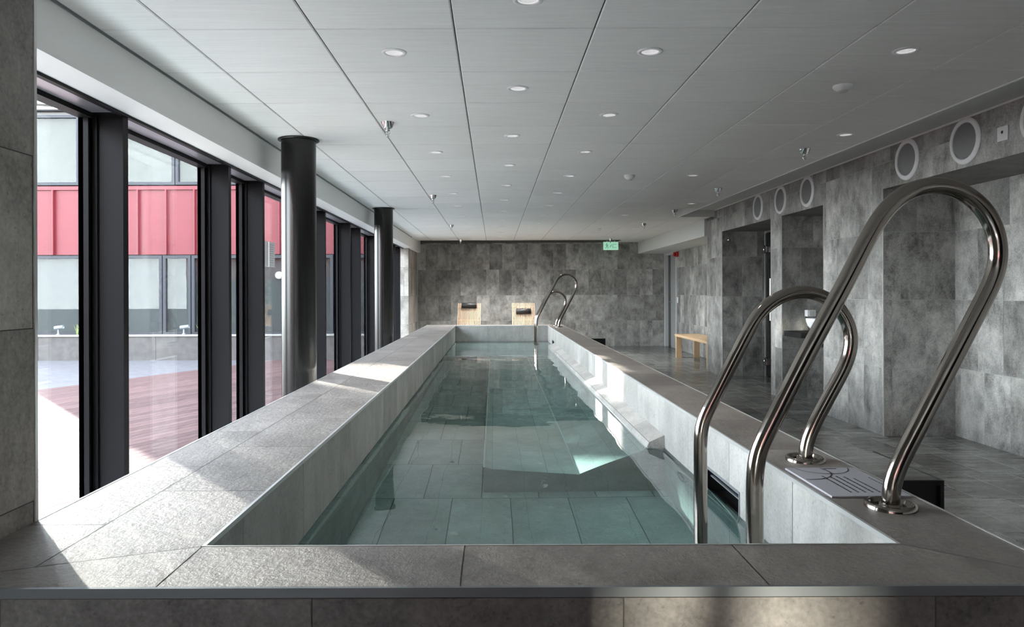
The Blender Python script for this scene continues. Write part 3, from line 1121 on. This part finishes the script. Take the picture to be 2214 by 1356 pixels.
# ================================================================== LADDERS
TALL = [(0.689, -0.25), (0.689, 0.2), (0.689, 0.60), (0.689, 0.72), (0.690, 0.775), (0.694, 0.815), (0.705, 0.845), (0.72, 0.873), (0.834, 1.096), (0.924, 1.261), (0.975, 1.36),
        (1.003, 1.415), (1.036, 1.468), (1.08, 1.508), (1.134, 1.532), (1.190, 1.534), (1.244, 1.517), (1.290, 1.482), (1.322, 1.436), (1.338, 1.386), (1.340, 1.335), (1.327, 1.286),
        (1.300, 1.233), (1.239, 1.116), (1.083, 0.816), (1.063, 0.775), (1.053, 0.745), (1.049, 0.715), (1.049, 0.681)]
LOW = [(0.698, -0.25), (0.698, 0.2), (0.698, 0.60), (0.698, 0.70), (0.698, 0.762), (0.703, 0.805), (0.716, 0.838), (0.737, 0.875), (0.818, 1.033), (0.870, 1.134),
       (0.892, 1.170), (0.925, 1.206), (0.975, 1.239), (1.037, 1.254), (1.096, 1.246), (1.148, 1.219), (1.188, 1.174), (1.210, 1.120), (1.212, 1.063), (1.194, 1.004),
       (1.123, 0.875), (1.078, 0.790), (1.062, 0.757), (1.055, 0.730), (1.053, 0.705), (1.053, 0.681)]


def smooth_path(pts, step=0.012, it=14):
    P = [Vector(p) for p in pts]
    out = [P[0]]
    for a, b in zip(P, P[1:]):
        n = max(1, round((b - a).length / step))
        out += [a.lerp(b, (k + 1) / n) for k in range(n)]
    for _ in range(it):
        out = [out[0]] + [(out[i - 1] + out[i] * 2 + out[i + 1]) / 4 for i in range(1, len(out) - 1)] + [out[-1]]
    return out


def ladder(ynear, yfar, lab):
    t = thing('pool_ladder', lab, 'ladder', (1.05, ynear, ZC), 'pool ladders')
    for pts, yy in ((TALL, ynear), (LOW, yfar)):
        m = MB()
        m.tube(smooth_path([(a, yy, b) for a, b in pts]), 0.0225, 24)
        m.build('handrail', M_steel, t)
        fx = pts[-1][0]
        m = MB()
        m.lathe([(0.0225, 0.012), (0.027, 0.012), (0.028, 0.005), (0.046, 0.005), (0.050, 0.013), (0.058, 0.014), (0.063, 0.010), (0.064, 0.0)], (fx, yy, ZC), (0, 0, 1), 40)
        m.build('flange', M_steel, t)
    for zz in (0.17, -0.08):
        m = MB()
        m.box(0.655, 0.733, ynear + 0.02, yfar - 0.02, zz - 0.012, zz + 0.012, bev=0.004)
        m.build('tread', M_steel, t)
    return t


ladder(1.90, 2.43, 'polished steel ladder at the near end with one tall and one low handrail')
ladder(11.62, 12.12, 'polished steel ladder at the far end of the pool')

# ================================================================== STEP BOXES
for yy, lab in ((2.84, 'dark step box with tiled top beside the near ladder'), (11.46, 'dark step box beside the far ladder')):
    t = thing('step_box', lab, 'step', (1.48, yy + 0.25, 0), 'step boxes at the pool side')
    x0, x1, y0, y1, zt = 1.19, 1.78, yy, yy + 0.52, 0.5
    m = MB()
    m.box(x0, x1, y1 - 0.02, y1, 0.002, zt - 0.02)
    m.box(x0, x0 + 0.02, y0 + 0.012, y1 - 0.02, 0.002, zt - 0.02)
    m.box(x1 - 0.02, x1, y0 + 0.012, y1 - 0.02, 0.002, zt - 0.02)
    m.box(x0 + 0.02, x1 - 0.02, y0 + 0.014, y0 + 0.03, 0.002, zt - 0.02)
    m.build('body', M_rubber, t)
    m = MB()
    m.box(x1 - 0.014, x1 + 0.001, y0, y0 + 0.012, 0.002, zt - 0.02)
    m.box(x0, x0 + 0.014, y0, y0 + 0.012, 0.002, zt - 0.02)
    m.box(x0, x1 + 0.001, y0, y0 + 0.012, zt - 0.02, zt)
    m.box(x1 - 0.008, x1 + 0.001, y0 + 0.012, y1, zt - 0.02, zt)
    m.build('edge_profile', M_bframe, t)
    m = MB()
    for q in (rect(x0, 1.505, y0 + 0.012, y1), rect(1.55, x1 - 0.008, y0 + 0.012, y1), rect(1.505, 1.55, y0 + 0.012, y0 + 0.16), rect(1.505, 1.55, y1 - 0.03, y1)):
        m.prism([(a, b, zt - 0.02) for a, b in q], (0, 0, 0.019), 0, 0.4)
    m.build('tread_tile', M_floor, t)

# ================================================================== SIGN LYING ON THE COPING
t = thing('pool_rules_sign', 'pale grey printed sign lying on the right coping between the ladder flanges', 'sign', (1.04, 2.14, ZC))
m = MB()
sx0, sx1, sy0, sy1 = 0.934, 1.155, 1.985, 2.303
m.box(sx0, sx1, sy0, sy1, ZC + 0.0005, ZC + 0.006)
m.build('board', M_mat, t)
zt = ZC + 0.0066
m = MB()


def arc(cx, cy_, r, a0, a1, wd):
    n = 28
    for k in range(n):
        u, v = a0 + (a1 - a0) * k / n, a0 + (a1 - a0) * (k + 1) / n
        w_ = wd * (0.35 + 0.65 * math.sin(math.pi * (k + .5) / n))
        m.face([(cx + math.cos(u) * (r - w_), cy_ + math.sin(u) * (r - w_), zt), (cx + math.cos(u) * (r + w_), cy_ + math.sin(u) * (r + w_), zt),
                (cx + math.cos(v) * (r + w_), cy_ + math.sin(v) * (r + w_), zt), (cx + math.cos(v) * (r - w_), cy_ + math.sin(v) * (r - w_), zt)])


def clamp_arc(cx, cy_, r, wd):
    """only the part of the ring that lies on the board"""
    n = 72
    for k in range(n):
        u, v = 2 * math.pi * k / n, 2 * math.pi * (k + 1) / n
        ok = all(sx0 + 0.004 < cx + math.cos(q) * (r + wd) < sx1 - 0.004 and sy0 + 0.004 < cy_ + math.sin(q) * (r + wd) < sy1 - 0.004 for q in (u, v))
        if ok:
            m.face([(cx + math.cos(q) * rr, cy_ + math.sin(q) * rr, zt) for q, rr in ((u, r - wd), (u, r + wd), (v, r + wd), (v, r - wd))])


clamp_arc(0.955, 2.255, 0.095, 0.0022)
clamp_arc(1.045, 2.31, 0.085, 0.0018)
m.box(1.05, 1.09, 2.285, 2.292, zt - 0.0004, zt)
q = random.Random(4)
for i in range(6):                                    # unreadable lines of print run along the board
    xx = 1.005 + 0.0205 * i
    yy = 2.02
    end = (2.20, 2.195, 2.2, 2.19, 2.17, 2.03)[i]
    while yy < end:
        l = q.uniform(0.006, 0.016)
        m.box(xx - 0.0024, xx + 0.0024, yy, min(yy + l, end), zt - 0.0004, zt)
        yy += l + 0.004
for k in range(9):
    m.box(1.136, 1.139, 2.06 + k * 0.014, 2.06 + k * 0.014 + 0.009, zt - 0.0004, zt)
m.build('print', M_ink, t)

# ================================================================== COLUMNS
for yy, xx, lab in ((5.27, -1.432, 'black round steel column nearest the camera, beside the windows'), (9.6, -1.475, 'second black round steel column, farther along the windows')):
    t = thing('column', lab, 'column', (xx, yy, 0), 'black columns by the windows')
    t['kind'] = 'thing'
    m = MB(); m.lathe([(0.125, 0), (0.125, CEIL)], seg=48); local(m, 'shaft', M_col, t)
    m = MB(); m.lathe([(0.125, CEIL - 0.012), (0.148, CEIL - 0.010), (0.148, CEIL - 0.001), (0.125, CEIL - 0.001)], seg=48); local(m, 'collar', M_col, t)


# ================================================================== CEILING FITTINGS
def make_downlight(lab):
    t = thing('downlight', lab, 'ceiling light', (0, 0, CEIL), 'recessed ceiling downlights')
    m = MB(); m.lathe([(0.040, -0.001), (0.042, -0.005), (0.058, -0.004), (0.060, 0.0), (0.047, 0.002), (0.040, 0.003)], seg=36, close=True); local(m, 'ring', M_plastic, t)
    m = MB(); m.lathe([(0.041, 0.0), (0.036, 0.03), (0.028, 0.05)], seg=36); local(m, 'reflector', M_plastic, t)
    m = MB(); m.lathe([(0.0, 0.047), (0.028, 0.049)], seg=24); local(m, 'lens', M_lens, t)
    ld = bpy.data.lights.new('downlight_lamp', 'SPOT')
    ld.energy = LAMP; ld.spot_size = R(85); ld.spot_blend = 0.9; ld.shadow_soft_size = 0.03; ld.color = (1.0, 0.95, 0.88)
    lo = bpy.data.objects.new('lamp', ld); C.objects.link(lo)
    ld.cycles.is_caustics_light = True
    lo.location = (0, 0, -0.012); lo.parent = t
    return t


ords = ['nearest the camera', 'second from the camera', 'third from the camera', 'fourth from the camera', 'fifth from the camera', 'sixth from the camera',
        'seventh from the camera', 'eighth from the camera', 'ninth from the camera', 'tenth from the camera', 'eleventh from the camera', 'farthest from the camera']
d0 = None
for row, pts in DL.items():
    k = 0
    for (x, y) in pts:
        rowname = {'left': 'left row', 'middle': 'middle row', 'right': 'right row', 'far right': 'sparse row beyond the right row', 'wall': 'row by the tiled right wall'}[row]
        lab = 'round white recessed downlight, %s in the %s' % (ords[k], rowname)
        k += 1
        if d0 is None:
            d0 = make_downlight(lab); d0.location = (x, y, CEIL)
        else:
            dd = dup(d0, (x, y, CEIL), lab)
            if y > 12.5 or x > 2.0:                  # brighter circuit over the lounge and along the wall
                for c in dd.children:
                    if c.type == 'LIGHT':
                        if 'downlight_lamp_wall' not in bpy.data.lights:
                            lw_ = c.data.copy(); lw_.name = 'downlight_lamp_wall'; lw_.energy = LAMP * 3
                            lf_ = c.data.copy(); lf_.name = 'downlight_lamp_lounge'; lf_.energy = LAMP * 11; lf_.spot_size = R(110); lf_.color = (1.0, 0.98, 0.94)
                        c.data = bpy.data.lights['downlight_lamp_lounge' if y > 12.5 else 'downlight_lamp_wall']


def make_sprinkler(lab):
    t = thing('sprinkler', lab, 'sprinkler', (0, 0, CEIL), 'ceiling sprinklers')
    m = MB(); m.lathe([(0.0, -0.040), (0.024, -0.040), (0.030, -0.036), (0.042, -0.004), (0.044, 0.0)], seg=32); local(m, 'cup', M_chrome, t)
    m = MB()
    m.lathe([(0.0, -0.058), (0.015, -0.058), (0.015, -0.04), (0, -0.04)], seg=20)
    for s in (-1, 1):
        m.tube([(0.013 * s, 0, -0.056), (0.014 * s, 0, -0.07), (0.004 * s, 0, -0.086)], 0.003, 8)
    m.lathe([(0, -0.092), (0.004, -0.092), (0.004, -0.06), (0, -0.06)], seg=10)
    m.lathe([(0, -0.094), (0.013, -0.092), (0.013, -0.090), (0, -0.090)], seg=20)
    local(m, 'nozzle', M_chrome, t)
    return t


SP = [(-0.70, 4.745, 'chrome sprinkler head in the left line, nearest the camera'), (-0.705, 8.33, 'chrome sprinkler head in the left line, second from the camera'),
      (-0.71, 12.01, 'chrome sprinkler head in the left line, third from the camera'), (-0.715, 15.41, 'chrome sprinkler head in the left line, next to the far wall'),
      (2.47, 5.69, 'chrome sprinkler head in the right line, nearest the camera'), (2.46, 7.85, 'chrome sprinkler head in the right line, second from the camera'),
      (2.50, 9.9, 'chrome sprinkler head in the right line, third from the camera'), (2.485, 11.85, 'chrome sprinkler head in the right line, fourth from the camera'),
      (2.485, 15.28, 'chrome sprinkler head just above the green exit sign')]
s0 = None
for x, y, lab in SP:
    if s0 is None:
        s0 = make_sprinkler(lab); s0.location = (x, y, CEIL)
    else:
        dup(s0, (x, y, CEIL), lab)


def detector(x, y, r, h, lab):
    t = thing('smoke_detector', lab, 'detector', (x, y, CEIL), 'smoke detectors')
    m = MB(); m.lathe([(r, 0), (r, -h * 0.25), (r * 0.92, -h * 0.45), (r * 0.55, -h * 0.8)], seg=36); local(m, 'base', M_plastic, t)
    m = MB(); m.lathe([(r * 0.55, -h * 0.75), (r * 0.45, -h), (0, -h)], seg=28); local(m, 'sensor', M_beam, t)
    return t


detector(1.917, 3.93, 0.052, 0.036, 'white round smoke detector on the right of the ceiling near the camera')
detector(1.316, 6.94, 0.052, 0.05, 'white round smoke detector farther along the middle of the ceiling')
detector(1.884, 12.8, 0.045, 0.04, 'small white smoke detector at the far end of the ceiling')


# ================================================================== RIGHT WALL FITTINGS
def make_speaker(lab):
    t = thing('wall_speaker', lab, 'speaker', (XW, 0, 2.312), 'round wall speakers')
    m = MB(); m.lathe([(0.128, 0.004), (0.130, 0.016), (0.136, 0.019), (0.160, 0.014), (0.166, 0.004)], ax=(-1, 0, 0), seg=48); local(m, 'rim', M_plastic, t)
    m = MB()
    m.lathe([(0, 0.010), (0.129, 0.006)], ax=(-1, 0, 0), seg=40)
    for i in range(-15, 16):                           # perforated rows stand out as fine ribs
        hw = math.sqrt(max(0.124 ** 2 - (i * 0.008) ** 2, 0))
        m.box(-0.0135, -0.010, -hw, hw, i * 0.008 - 0.002, i * 0.008 + 0.002)
    local(m, 'grille', M_grille, t)
    return t


wsp = [(4.385, 'round white rimmed wall speaker at the right edge, beyond the square plate'), (5.085, 'large round white rimmed speaker left of the square wall plate'),
       (5.80, 'round white rimmed wall speaker above the near opening edge'), (7.65, 'round white rimmed speaker above the washbasin opening'),
       (8.36, 'round white rimmed speaker above the pier between two openings'), (9.07, 'round white rimmed speaker above the dark glass door opening')]
p0 = None
for y, lab in wsp:
    if p0 is None:
        p0 = make_speaker(lab); p0.location = (XW, y, 2.312)
    else:
        dup(p0, (XW, y, 2.312), lab)
t = thing('wall_plate', 'small square white sensor plate on the right wall between speakers', 'switch', (XW, 4.70, 2.28))
m = MB(); m.box(XW - 0.012, XW - 0.002, 4.655, 4.752, 2.232, 2.328, bev=0.003); m.build('plate', M_plastic, t)
m = MB(); m.lathe([(0, 0.0135), (0.010, 0.013), (0.011, 0.011)], (XW, 4.705, 2.29), (-1, 0, 0), 20); m.build('sensor', M_ink, t)

# washbasin on a black shelf in the middle opening
YS = n2[1]
t = thing('wall_shelf', 'black slab shelf carrying the washbasin in the middle opening', 'shelf', (3.7, YS - 0.2, 0.79))
m = MB(); m.box(XW + 0.02, XB - 0.003, YS - 0.46, YS - 0.003, 0.73, 0.79, bev=0.004); m.build('shelf_board', M_black, t)
m = MB()
m.tube([(3.8, YS - 0.2, 0.73), (3.8, YS - 0.2, 0.62), (3.81, YS - 0.18, 0.58), (3.82, YS - 0.14, 0.57), (3.82, YS - 0.1, 0.60), (3.82, YS - 0.004, 0.62)], 0.02, 14)
m.lathe([(0, 0), (0.035, 0), (0.035, 0.1), (0, 0.1)], (3.8, YS - 0.2, 0.58), (0, 0, 1), 18)
m.build('drain_trap', M_black, t)
o = MB()
o.lathe([(0.0, 0.0), (0.06, 0.0), (0.10, 0.022), (0.135, 0.065), (0.152, 0.115), (0.156, 0.148), (0.148, 0.150), (0.140, 0.115), (0.12, 0.06), (0.08, 0.025), (0, 0.018)], (3.705, YS - 0.2, 0.7905), (0, 0, 1), 40)
tag(o.build('wash_basin', M_ceramic), 'white round vessel basin on the black shelf', 'basin')
t = thing('soap_dispenser', 'square white soap dispenser on the tiled wall above the basin', 'dispenser', (3.66, YS, 1.0))
m = MB(); m.box(3.61, 3.71, YS - 0.08, YS - 0.002, 0.955, 1.03, bev=0.006); m.build('housing', M_plastic, t)
m = MB(); m.box(3.63, 3.69, YS - 0.088, YS - 0.08, 0.965, 1.02, bev=0.003); m.build('window', M_beam, t)
# hook in the door opening
o = MB(); o.lathe([(0, 0.001), (0.02, 0.001), (0.02, 0.01), (0.01, 0.015), (0.01, 0.04), (0.018, 0.05), (0, 0.055)], (3.44, n1[1], 2.0), (0, -1, 0), 16)
tag(o.build('wall_hook', M_chrome), 'small chrome hook high on the wall beside the dark glass door', 'hook')

# exit sign
t = thing('exit_sign', 'green lit exit sign hanging under the ceiling by the far wall', 'sign', (2.595, 15.9, CEIL))
m = MB(); m.box(2.43, 2.76, 15.895, 15.925, 2.172, 2.352, bev=0.003); m.build('housing', M_exit, t)
m = MB(); m.box(2.50, 2.52, 15.9, 15.92, 2.352, CEIL); m.box(2.67, 2.69, 15.9, 15.92, 2.352, CEIL); m.build('bracket', M_alu, t)
m = MB()
yp = 15.893


def pic(pts):
    m.prism([(2.43 + a, yp, 2.172 + b) for a, b in pts], (0, 0.003, 0))


# running figure, arrow and doorway
pic([(0.075 + 0.014 * math.cos(k * 0.628), 0.137 + 0.014 * math.sin(k * 0.628)) for k in range(10)])
pic([(0.066, 0.12), (0.094, 0.118), (0.088, 0.078), (0.064, 0.08)])
pic([(0.068, 0.082), (0.084, 0.08), (0.072, 0.055), (0.048, 0.035), (0.04, 0.044), (0.06, 0.06)])
pic([(0.072, 0.08), (0.088, 0.08), (0.112, 0.06), (0.104, 0.03), (0.094, 0.032), (0.098, 0.056)])
pic([(0.09, 0.118), (0.118, 0.098), (0.112, 0.09), (0.09, 0.104)])
pic([(0.068, 0.118), (0.046, 0.1), (0.036, 0.112), (0.042, 0.118), (0.05, 0.112), (0.064, 0.122)])
pic([(0.135, 0.06), (0.147, 0.052), (0.185, 0.115), (0.173, 0.123)])
pic([(0.20, 0.12), (0.29, 0.12), (0.29, 0.13), (0.20, 0.13)])
pic([(0.20, 0.05), (0.29, 0.05), (0.29, 0.06), (0.20, 0.06)])
pic([(0.20, 0.06), (0.212, 0.06), (0.212, 0.12), (0.20, 0.12)])
m.build('pictogram', M_exit_d, t)

# fire alarm and switch beside the far door
t = thing('fire_alarm', 'red fire alarm sounder high on the wall beside the far door', 'alarm', (3.95, 15.38, 2.06))
m = MB(); m.box(3.90, 3.948, 15.31, 15.45, 1.99, 2.10, bev=0.01); m.build('housing', M_redp, t)
m = MB(); m.lathe([(0.035, 0), (0.045, 0.03), (0.05, 0.045), (0.03, 0.03), (0, 0.03)], (3.90, 15.38, 2.045), (-1, 0, 0), 20); m.build('horn', M_redp, t)
t = thing('light_switch', 'small white light switch on the wall by the far door', 'switch', (3.95, 15.40, 1.06))
m = MB(); m.box(3.936, 3.949, 15.355, 15.44, 1.0, 1.125, bev=0.003); m.build('plate', M_plastic, t)
m = MB(); m.box(3.93, 3.936, 15.375, 15.42, 1.03, 1.095, bev=0.002); m.build('rocker', M_plastic, t)

# oak bench in the alcove
t = thing('bench', 'light oak bench with slab legs against the alcove wall', 'bench', (3.63, 12.5, 0))
m = MB(); m.box(3.40, 3.86, 11.45, 13.5, 0.405, 0.45, bev=0.004); m.build('seat', M_oak, t)
for xa in (3.41, 3.745):
    for ya in (11.47, 13.42):
        m = MB(); m.box(xa, xa + 0.105, ya, ya + 0.055, 0.002, 0.405, bev=0.003); m.build('leg', M_oak, t)


# loungers at the far wall
def lounger(xc, hz, lab):
    t = thing('sun_lounger', lab, 'lounger', (xc, 15.1, 0), 'slatted loungers by the far wall')
    hw = 0.255
    A, B, C_ = Vector((0, -1.15, 0.40)), Vector((0, 0.10, 0.30)), Vector((0, 0.62, 1.005))
    for nm, p_, q_ in (('seat_slats', A, B), ('back_slats', B, C_)):
        m = MB()
        n = 15
        u = (q_ - p_).normalized(); nn = Vector((1, 0, 0)).cross(u)
        for i in range(n):
            x = -hw + 2 * hw * (i + 0.5) / n
            m.prism([p_ + Vector((x + sx, 0, 0)) + nn * 0.0 for sx in (-0.0115, 0.0115)] + [p_ + Vector((x + sx, 0, 0)) - nn * 0.02 for sx in (0.0115, -0.0115)], q_ - p_, 0, rnd.random())
        local(m, nm, M_teak, t)
    for p_, q_ in ((A, B), (B, C_)):
        u = (q_ - p_).normalized(); nn = Vector((1, 0, 0)).cross(u)
        for f in (0.12, 0.5, 0.9):
            m = MB()
            c = p_.lerp(q_, f) - nn * 0.035
            m.prism([c + Vector((sx * hw, 0, 0)) + u * su for sx, su in ((-1, -0.02), (1, -0.02), (1, 0.02), (-1, 0.02))], nn * 0.016)
            local(m, 'crossbar', M_teak, t)
    for sx in (-1, 1):
        for yy, zz in ((-1.0, 0.36), (0.05, 0.28)):
            m = MB(); m.box(sx * (hw - 0.03) - 0.02, sx * (hw - 0.03) + 0.02, yy - 0.025, yy + 0.025, 0.002, zz); local(m, 'leg', M_teak, t)
        m = MB()
        m.prism([(sx * (hw - 0.03) - 0.015, 0.42, 0.70), (sx * (hw - 0.03) + 0.015, 0.42, 0.70), (sx * (hw - 0.03) + 0.015, 0.46, 0.70), (sx * (hw - 0.03) - 0.015, 0.46, 0.70)], (0, 0.30, -0.698))
        local(m, 'back_strut', M_teak, t)
    u = (C_ - B).normalized(); nn = Vector((1, 0, 0)).cross(u)
    c = B.lerp(C_, hz) + nn * 0.035
    m = MB()
    for k in range(1):
        pts = [c + Vector((x, 0, 0)) for x in (-0.165, -0.155, 0.155, 0.165)]
        m.tube(pts, [0.045, 0.06, 0.06, 0.045], 18)
    local(m, 'headrest', M_rubber, t)
    return t


lounger(-0.54, 0.90, 'slatted wooden lounger with its black headrest at the top, left of the pair')
lounger(0.64, 0.72, 'slatted wooden lounger behind the far ladder with headrest lower down')

# notices on the glass and the door closer
for ya, yb, lab in ((6.33, 6.49, 'plain white paper notice on the glass, beside the printed one'), (6.505, 6.675, 'printed white paper notice on the glass left of the nearest column')):
    t = thing('notice', lab, 'notice', (-2.035, ya, 1.6), 'paper notices on the glass')
    m = MB(); m.box(-2.0415, -2.039, ya, yb, 1.49, 1.715); m.build('sheet', M_paper, t)
    m = MB()
    q = random.Random(int(ya * 100))
    for k in range(9):
        zz = 1.69 - 0.02 * k
        m.box(-2.039, -2.0385, ya + 0.02, yb - q.uniform(0.02, 0.06), zz - 0.002, zz + 0.002)
    if ya > 6.5:
        m.build('print', plain('grey_ink', (0.35, 0.36, 0.45), 0.6), t)
t = thing('door_closer', 'pale metal door closer across the top of the farthest glass door', 'door closer', (-1.93, 13.9, 2.02))
m = MB(); m.box(-1.985, -1.93, 13.6, 13.95, 2.0, 2.06, bev=0.004); m.build('housing', M_alu, t)
m = MB(); m.box(-1.95, -1.93, 13.95, 14.18, 2.035, 2.05); m.build('arm', M_alu, t)

# light bends at the water surface
for o in pool.children:
    o.cycles.is_caustics_receiver = True
wat.cycles.is_caustics_caster = True
sd.cycles.is_caustics_light = True
